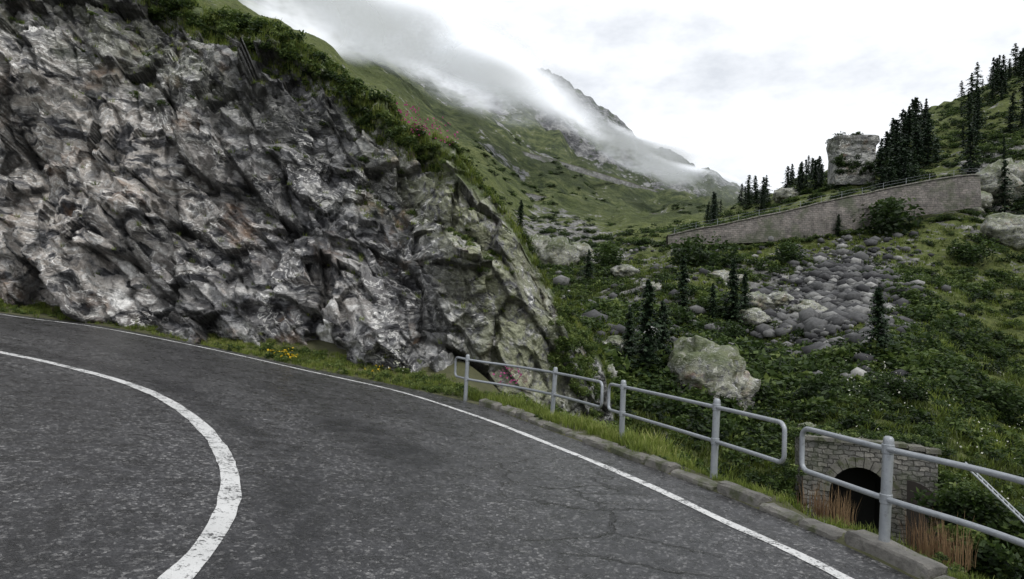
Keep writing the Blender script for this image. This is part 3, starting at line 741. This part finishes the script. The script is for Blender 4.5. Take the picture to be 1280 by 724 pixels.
for sx in (ox-ow,ox+ow):
    o=len(V_); V_+=[(sx,0,0),(sx,2.6,0),(sx,2.6,oh),(sx,0,oh)]; F_.append((o,o+1,o+2,o+3))
mkmesh("wall",V_,F_,PORT,parent=e)
mkmesh("tunnel_back",[(-1.6,2.0,-.1),(1.6,2.0,-.1),(1.6,2.0,3.0),(-1.6,2.0,3.0)],[(0,1,2,3)],DARK,parent=e)
lin=[];lf=[]
for y in (.35,2.05):
    lin+=[(ox-ow+.03,y,-.1)]+[(ox+(ow-.03)*math.cos(a_),y,oh+(ow-.03)*math.sin(a_)) for a_ in np.linspace(math.pi,0,14)]+[(ox+ow-.03,y,-.1)]
for i in range(15): lf.append((i,i+1,i+17,i+16))
mkmesh("tunnel_lining",lin,lf,DARK,parent=e)
V_=[];F_=[]
for q in range(13):
    a0=math.pi*q/13+.012;a1=math.pi*(q+1)/13-.012
    o=len(V_); ro=ow+.33+U(-.03,.04)
    for y in (-.06,.2):
        for a_,r_ in ((a0,ow-.01),(a1,ow-.01),(a1,ro),(a0,ro)): V_.append((ox+r_*math.cos(a_),y,oh+r_*math.sin(a_)))
    F_+=[(o,o+1,o+2,o+3),(o,o+4,o+5,o+1),(o+1,o+5,o+6,o+2),(o+2,o+6,o+7,o+3),(o+3,o+7,o+4,o)]
mkmesh("voussoirs",V_,F_,KERB,parent=e)
V_=[];F_=[]; x=-W/2-.08
while x<W/2:
    w_=U(.45,.7); x1=min(x+w_-.02,W/2+.08); zb=H-.10*max(0,x-.6)+.01; o=len(V_); hh_=U(.12,.2)
    for y in (-.09,.45):
        V_+=[(x,y,zb),(x1,y,zb),(x1,y,zb+hh_),(x,y,zb+hh_)]
    F_+=[(o,o+1,o+2,o+3),(o+4,o+7,o+6,o+5),(o,o+4,o+5,o+1),(o+3,o+2,o+6,o+7),(o+1,o+5,o+6,o+2),(o,o+3,o+7,o+4)]; x+=w_
mkmesh("coping",V_,F_,KERB,parent=e)
pr=[(0,0),(.95,0),(.95,1.6)]+[(.95*math.cos(a),1.6+.85*math.sin(a)) for a in np.linspace(.1,math.pi/2,8)]
V_=[]
for y in (0,.07): V_+=[(x_,y,z_) for x_,z_ in pr]
n=len(pr); F_=[tuple(range(n)),tuple(range(2*n-1,n-1,-1))]+[(i,i+n,(i+1)%n+n,(i+1)%n) for i in range(n)]
dl=mkmesh("door_leaf",V_,F_,WOOD,parent=e); dl.location=(ox+ow+.42,-.45,0); dl.rotation_euler=(0,0,math.radians(-10))
pl=[]
cz,sz_=math.cos(math.radians(-17)),math.sin(math.radians(-17))
for _ in range(90):
    lx,ly=U(-2.3,2.4),U(.2,2.6); r_=U(.15,.45); pl.append((random.randrange(5),PX+lx*cz-ly*sz_,PY-1+lx*sz_+ly*cz,PZ+H+.0,U(0,6),r_,r_*.8,.42+U(-.25,.3)))
for _ in range(60):
    lx,ly=random.choice([U(-3.0,-2.3),U(2.2,3.2)]),U(-.6,1.5); r_=U(.3,.7); pl.append((random.randrange(5),PX+lx*cz-ly*sz_,PY-1+lx*sz_+ly*cz,PZ+U(0,2.6),U(0,6),r_,r_*.9,.35+U(-.25,.3)))
merge("portal_top_plants",bush_lo,pl,LEAF)
e=empty("metal_stairway"); a=P(1206,582,19.); b=P(1300,672,17.5); side=np.array([.35,.5,0.])
for q,off_ in enumerate((0,1)):
    V_,F_=tube([a+side*off_,b+side*off_],.03,8); mkmesh("stringer_%d"%q,V_,F_,GALV,parent=e)
for q in range(14):
    p_=a+(b-a)*(q+.5)/14; V_,F_=tube([p_,p_+side],.022,6); mkmesh("rung_%d"%q,V_,F_,GALV,parent=e)
pl=[]
for _ in range(60):
    q=U(0,1); p_=a+(b-a)*q; r_=U(.35,.8); pl.append((random.randrange(5),p_[0]+U(-.2,.9),p_[1]+U(.2,1.4),p_[2]-U(.8,1.8),U(0,6),r_,r_,.35+U(-.25,.3)))
    pl.append((random.randrange(5),p_[0]+U(-.6,.6),p_[1]+U(-.4,.8),p_[2]-U(1.4,3.),U(0,6),r_,r_,.35+U(-.25,.3)))
merge("stairway_shrubs",bush_lo,pl,LEAF)
# ------------------------------------------------------------------ retaining wall
def wall(name,tab,mat,thick=1.2,rail=True,dstep=1.0):
    tab=np.array(tab,float); tp=P(tab[:,0],tab[:,1],tab[:,3]); bp=P(tab[:,0],tab[:,2],tab[:,3])
    tp=resample(catmull(tp,8),dstep); bp=resample(catmull(bp,8),dstep); n=len(tp)
    bp=np.stack([np.interp(np.linspace(0,1,n),np.linspace(0,1,len(bp)),bp[:,k]) for k in range(3)],-1)
    jz=fbm(tp/3.,3,5)*.12; tp=tp+np.stack([0*jz,0*jz,jz],-1)
    bp[:,:2]=tp[:,:2]; bp[:,1]-=.35; bp[:,2]-=1.0
    nb_=tp.copy(); nb_[:,1]+=thick; dn=nb_.copy(); dn[:,2]-=3
    V_=np.stack([bp,tp,nb_,dn],1).reshape(-1,3); e=empty(name); mkmesh("wall_body",V_,gridF(n,4),mat,parent=e)
    c0=tp+[0,-.12,0.01];c1=tp+[0,-.12,.18];c2=tp+[0,.5,.18];c3=tp+[0,.5,.01]
    V_=np.stack([c0,c1,c2,c3],1).reshape(-1,3); mkmesh("coping",V_,gridF(n,4),KERB,parent=e)
    if rail:
        for h in (.6,1.0):
            V_,F_=tube(tp+[0,.2,h],.012,5); mkmesh("guard_wire",V_,F_,GALV,parent=e)
        V_=[];F_=[]
        for i in range(0,n,3):
            v,f=tube([tp[i]+[0,.2,.15],tp[i]+[0,.2,1.05]],.03,5); o=len(V_); V_+=v; F_+=[tuple(a+o for a in ff) for ff in f]
        mkmesh("fence_posts",V_,F_,GALV,parent=e)
    return tp
tpw=wall("stone_retaining_wall",[(1225,219,250,94),(1190,222,256,95),(1150,228,262,96),(1100,238,272,97),(1050,249,284,97),(1000,260,291,97),(950,271,295,97),(900,281,297,97),(860,289,298,98),(835,294,299,99)],RWALL)
pl=[]
for j in range(240):
    q=tpw[random.randrange(len(tpw))] if j<150 else tpw[random.randrange(int(len(tpw)*.75),len(tpw))]; r_=U(.4,1.1); zt=tz(q[0],q[1]-1.2)
    pl.append((random.randrange(5),q[0]+U(-.5,.5),q[1]-U(.8,2.),zt-.1,U(0,6),r_,r_*.8,.35+U(-.2,.3)))
merge("wall_foot_shrubs",bush_lo,pl,LEAF)
wall("stone_retaining_wall",[(830,268,274,300),(760,262,268,270),(700,250,256,255),(640,238,244,245),(600,228,234,245)],FWALL,rail=False,dstep=4)
wall("stone_retaining_wall",[(850,248,252,460),(780,226,231,430),(700,202,207,400),(640,186,191,380),(580,170,175,370)],FWALL,rail=False,dstep=5)
# bastion
c=P(1064,212,140.); prof=[(-4,4.5),(0,4.5),(2.6,4.55),(4.2,4.75),(4.9,5.05),(5.6,5.1),(6.1,5.0),(6.3,4.5)]
V_=[];F_=[];n=48
for z_,r_ in prof:
    for k_ in range(n):
        an=2*math.pi*k_/n; sq=1/max(abs(math.cos(an+.2)),abs(math.sin(an+.2)))**.8
        V_.append((r_*math.cos(an)*sq*.88,r_*math.sin(an)*sq*.88,z_))
V_=np.array(V_); f_,_=facets(V_+50,2.4,9); V_=V_*np.stack([1+.05*f_,1+.05*f_,1+.0*f_],-1)+c
for i in range(len(prof)-1):
    for k_ in range(n): F_.append((i*n+k_,i*n+(k_+1)%n,(i+1)*n+(k_+1)%n,(i+1)*n+k_))
F_.append(tuple((len(prof)-1)*n+k_ for k_ in range(n))); zr0=np.zeros(len(V_))
e=empty("stone_bastion"); mkmesh("tower_body",V_,F_,BAST,{"lite":zr0,"dark":zr0+.1,"lichen":zr0+.2,"veg":zr0,"crev":zr0,"fresh":zr0},parent=e)
pl=[(random.randrange(5),c[0]+U(-4,2),c[1]+U(-3,3),c[2]+5.9,U(0,6),U(.8,1.7),U(.8,1.7),.12) for _ in range(22)]
pl+=[(random.randrange(5),c[0]+U(-6,6),c[1]-U(5,7),c[2]+U(-2.5,.4),U(0,6),U(.8,1.7),U(.8,1.5),.2+U(-.1,.2)) for _ in range(50)]
merge("bastion_shrubs",bush_lo,pl,LEAF)
# ------------------------------------------------------------------ low clouds on the ridge
def cloudmat():
    m=M("low_cloud")
    n_=m.noise(.016,5,.62,m.vscale(m.tc,sc=(1,1,1.8)))
    f=m.attr("fade")
    a=m.math('MULTIPLY',m.ramp(f,[(0.,0.),(.65,1.)],'EASE'),m.ramp(n_,[(.30,0.),(.56,1.)],'EASE'))
    a=m.math('MULTIPLY',a,.94)
    d_=m.n.new('ShaderNodeBsdfDiffuse'); d_.inputs[0].default_value=(.68,.70,.73,1)
    em=m.n.new('ShaderNodeEmission'); em.inputs[0].default_value=(.92,.95,1,1); em.inputs[1].default_value=.36  # self-glow standing in for light scattered inside the cloud, up to sky level
    a2=m.n.new('ShaderNodeAddShader'); m.L(d_.outputs[0],a2.inputs[0]);m.L(em.outputs[0],a2.inputs[1])
    tp_=m.n.new('ShaderNodeBsdfTransparent'); mx=m.n.new('ShaderNodeMixShader'); m.L(a,mx.inputs[0]); m.L(tp_.outputs[0],mx.inputs[1]); m.L(a2.outputs[0],mx.inputs[2]); m.L(mx.outputs[0],m.out.inputs[0])
    return m.m
CL=cloudmat()
def cloud(px,py,d,wpx,hpx,seed,tl):
    ctr=P(px,py,d); w,h=wpx/F*d,hpx/F*d
    n=24; u=np.linspace(-1,1,n)[:,None]*np.ones((1,n)); v=np.linspace(-1,1,n)[None]*np.ones((n,1))
    x=u*w; y=d*.03*np.sin(u*3+seed)+d*.02*np.cos(v*3+seed); z=v*h+u*w*tl
    fd=np.clip(1-np.sqrt(u*u+v*v),0,1)
    V_=np.stack([x,y,z],-1).reshape(-1,3)+ctr
    mkmesh("low_cloud",V_,gridF(n,n),CL,{"fade":fd.ravel()},smooth=True)
for i_,cc_ in enumerate([(350,-5,190,100,70),(400,5,215,110,60),(480,22,270,130,60),(450,5,300,170,60),(570,60,310,150,64),(640,90,330,130,60),(690,118,345,95,46),(540,55,350,200,70),(790,180,370,100,28),(860,218,380,80,22),(600,72,290,110,50)]):
    cloud(*cc_,i_,-.42)
# ------------------------------------------------------------------ world, sun
w=bpy.data.worlds.new("World"); sc.world=w; w.use_nodes=True; nt=w.node_tree; N=nt.nodes; N.clear()
out=N.new('ShaderNodeOutputWorld'); sky=N.new('ShaderNodeTexSky'); sky.sky_type='NISHITA'; sky.sun_disc=False; sky.sun_elevation=math.radians(55); sky.sun_rotation=math.radians(-40)
b1=N.new('ShaderNodeBackground'); b1.inputs[1].default_value=.1; nt.links.new(sky.outputs[0],b1.inputs[0])
tc=N.new('ShaderNodeTexCoord'); mp=N.new('ShaderNodeMapping'); mp.inputs[3].default_value=(1,1,2.2); nt.links.new(tc.outputs['Generated'],mp.inputs[0])
no=N.new('ShaderNodeTexNoise'); no.inputs['Scale'].default_value=3.4; no.inputs['Detail'].default_value=6; no.inputs['Roughness'].default_value=.6; nt.links.new(mp.outputs[0],no.inputs[0])
rp=N.new('ShaderNodeValToRGB'); rp.color_ramp.elements[0].position=.32; rp.color_ramp.elements[0].color=(.58,.61,.66,1); rp.color_ramp.elements[1].position=.54; rp.color_ramp.elements[1].color=(.93,.95,.98,1)
nt.links.new(no.outputs[0],rp.inputs[0]); b2=N.new('ShaderNodeBackground'); b2.inputs[1].default_value=1.25; nt.links.new(rp.outputs[0],b2.inputs[0])
mx=N.new('ShaderNodeMixShader'); mx.inputs[0].default_value=.93; nt.links.new(b1.outputs[0],mx.inputs[1]); nt.links.new(b2.outputs[0],mx.inputs[2]); nt.links.new(mx.outputs[0],out.inputs[0])
sl=bpy.data.lights.new("sun",'SUN'); sl.energy=1.4; sl.angle=math.radians(12); sl.color=(1,.97,.92); so_=bpy.data.objects.new("sun",sl); sc.collection.objects.link(so_)
so_.rotation_euler=(math.radians(35),0,math.radians(40)); 
sc.view_settings.view_transform='Standard'; sc.view_settings.look='None'; sc.view_settings.exposure=0
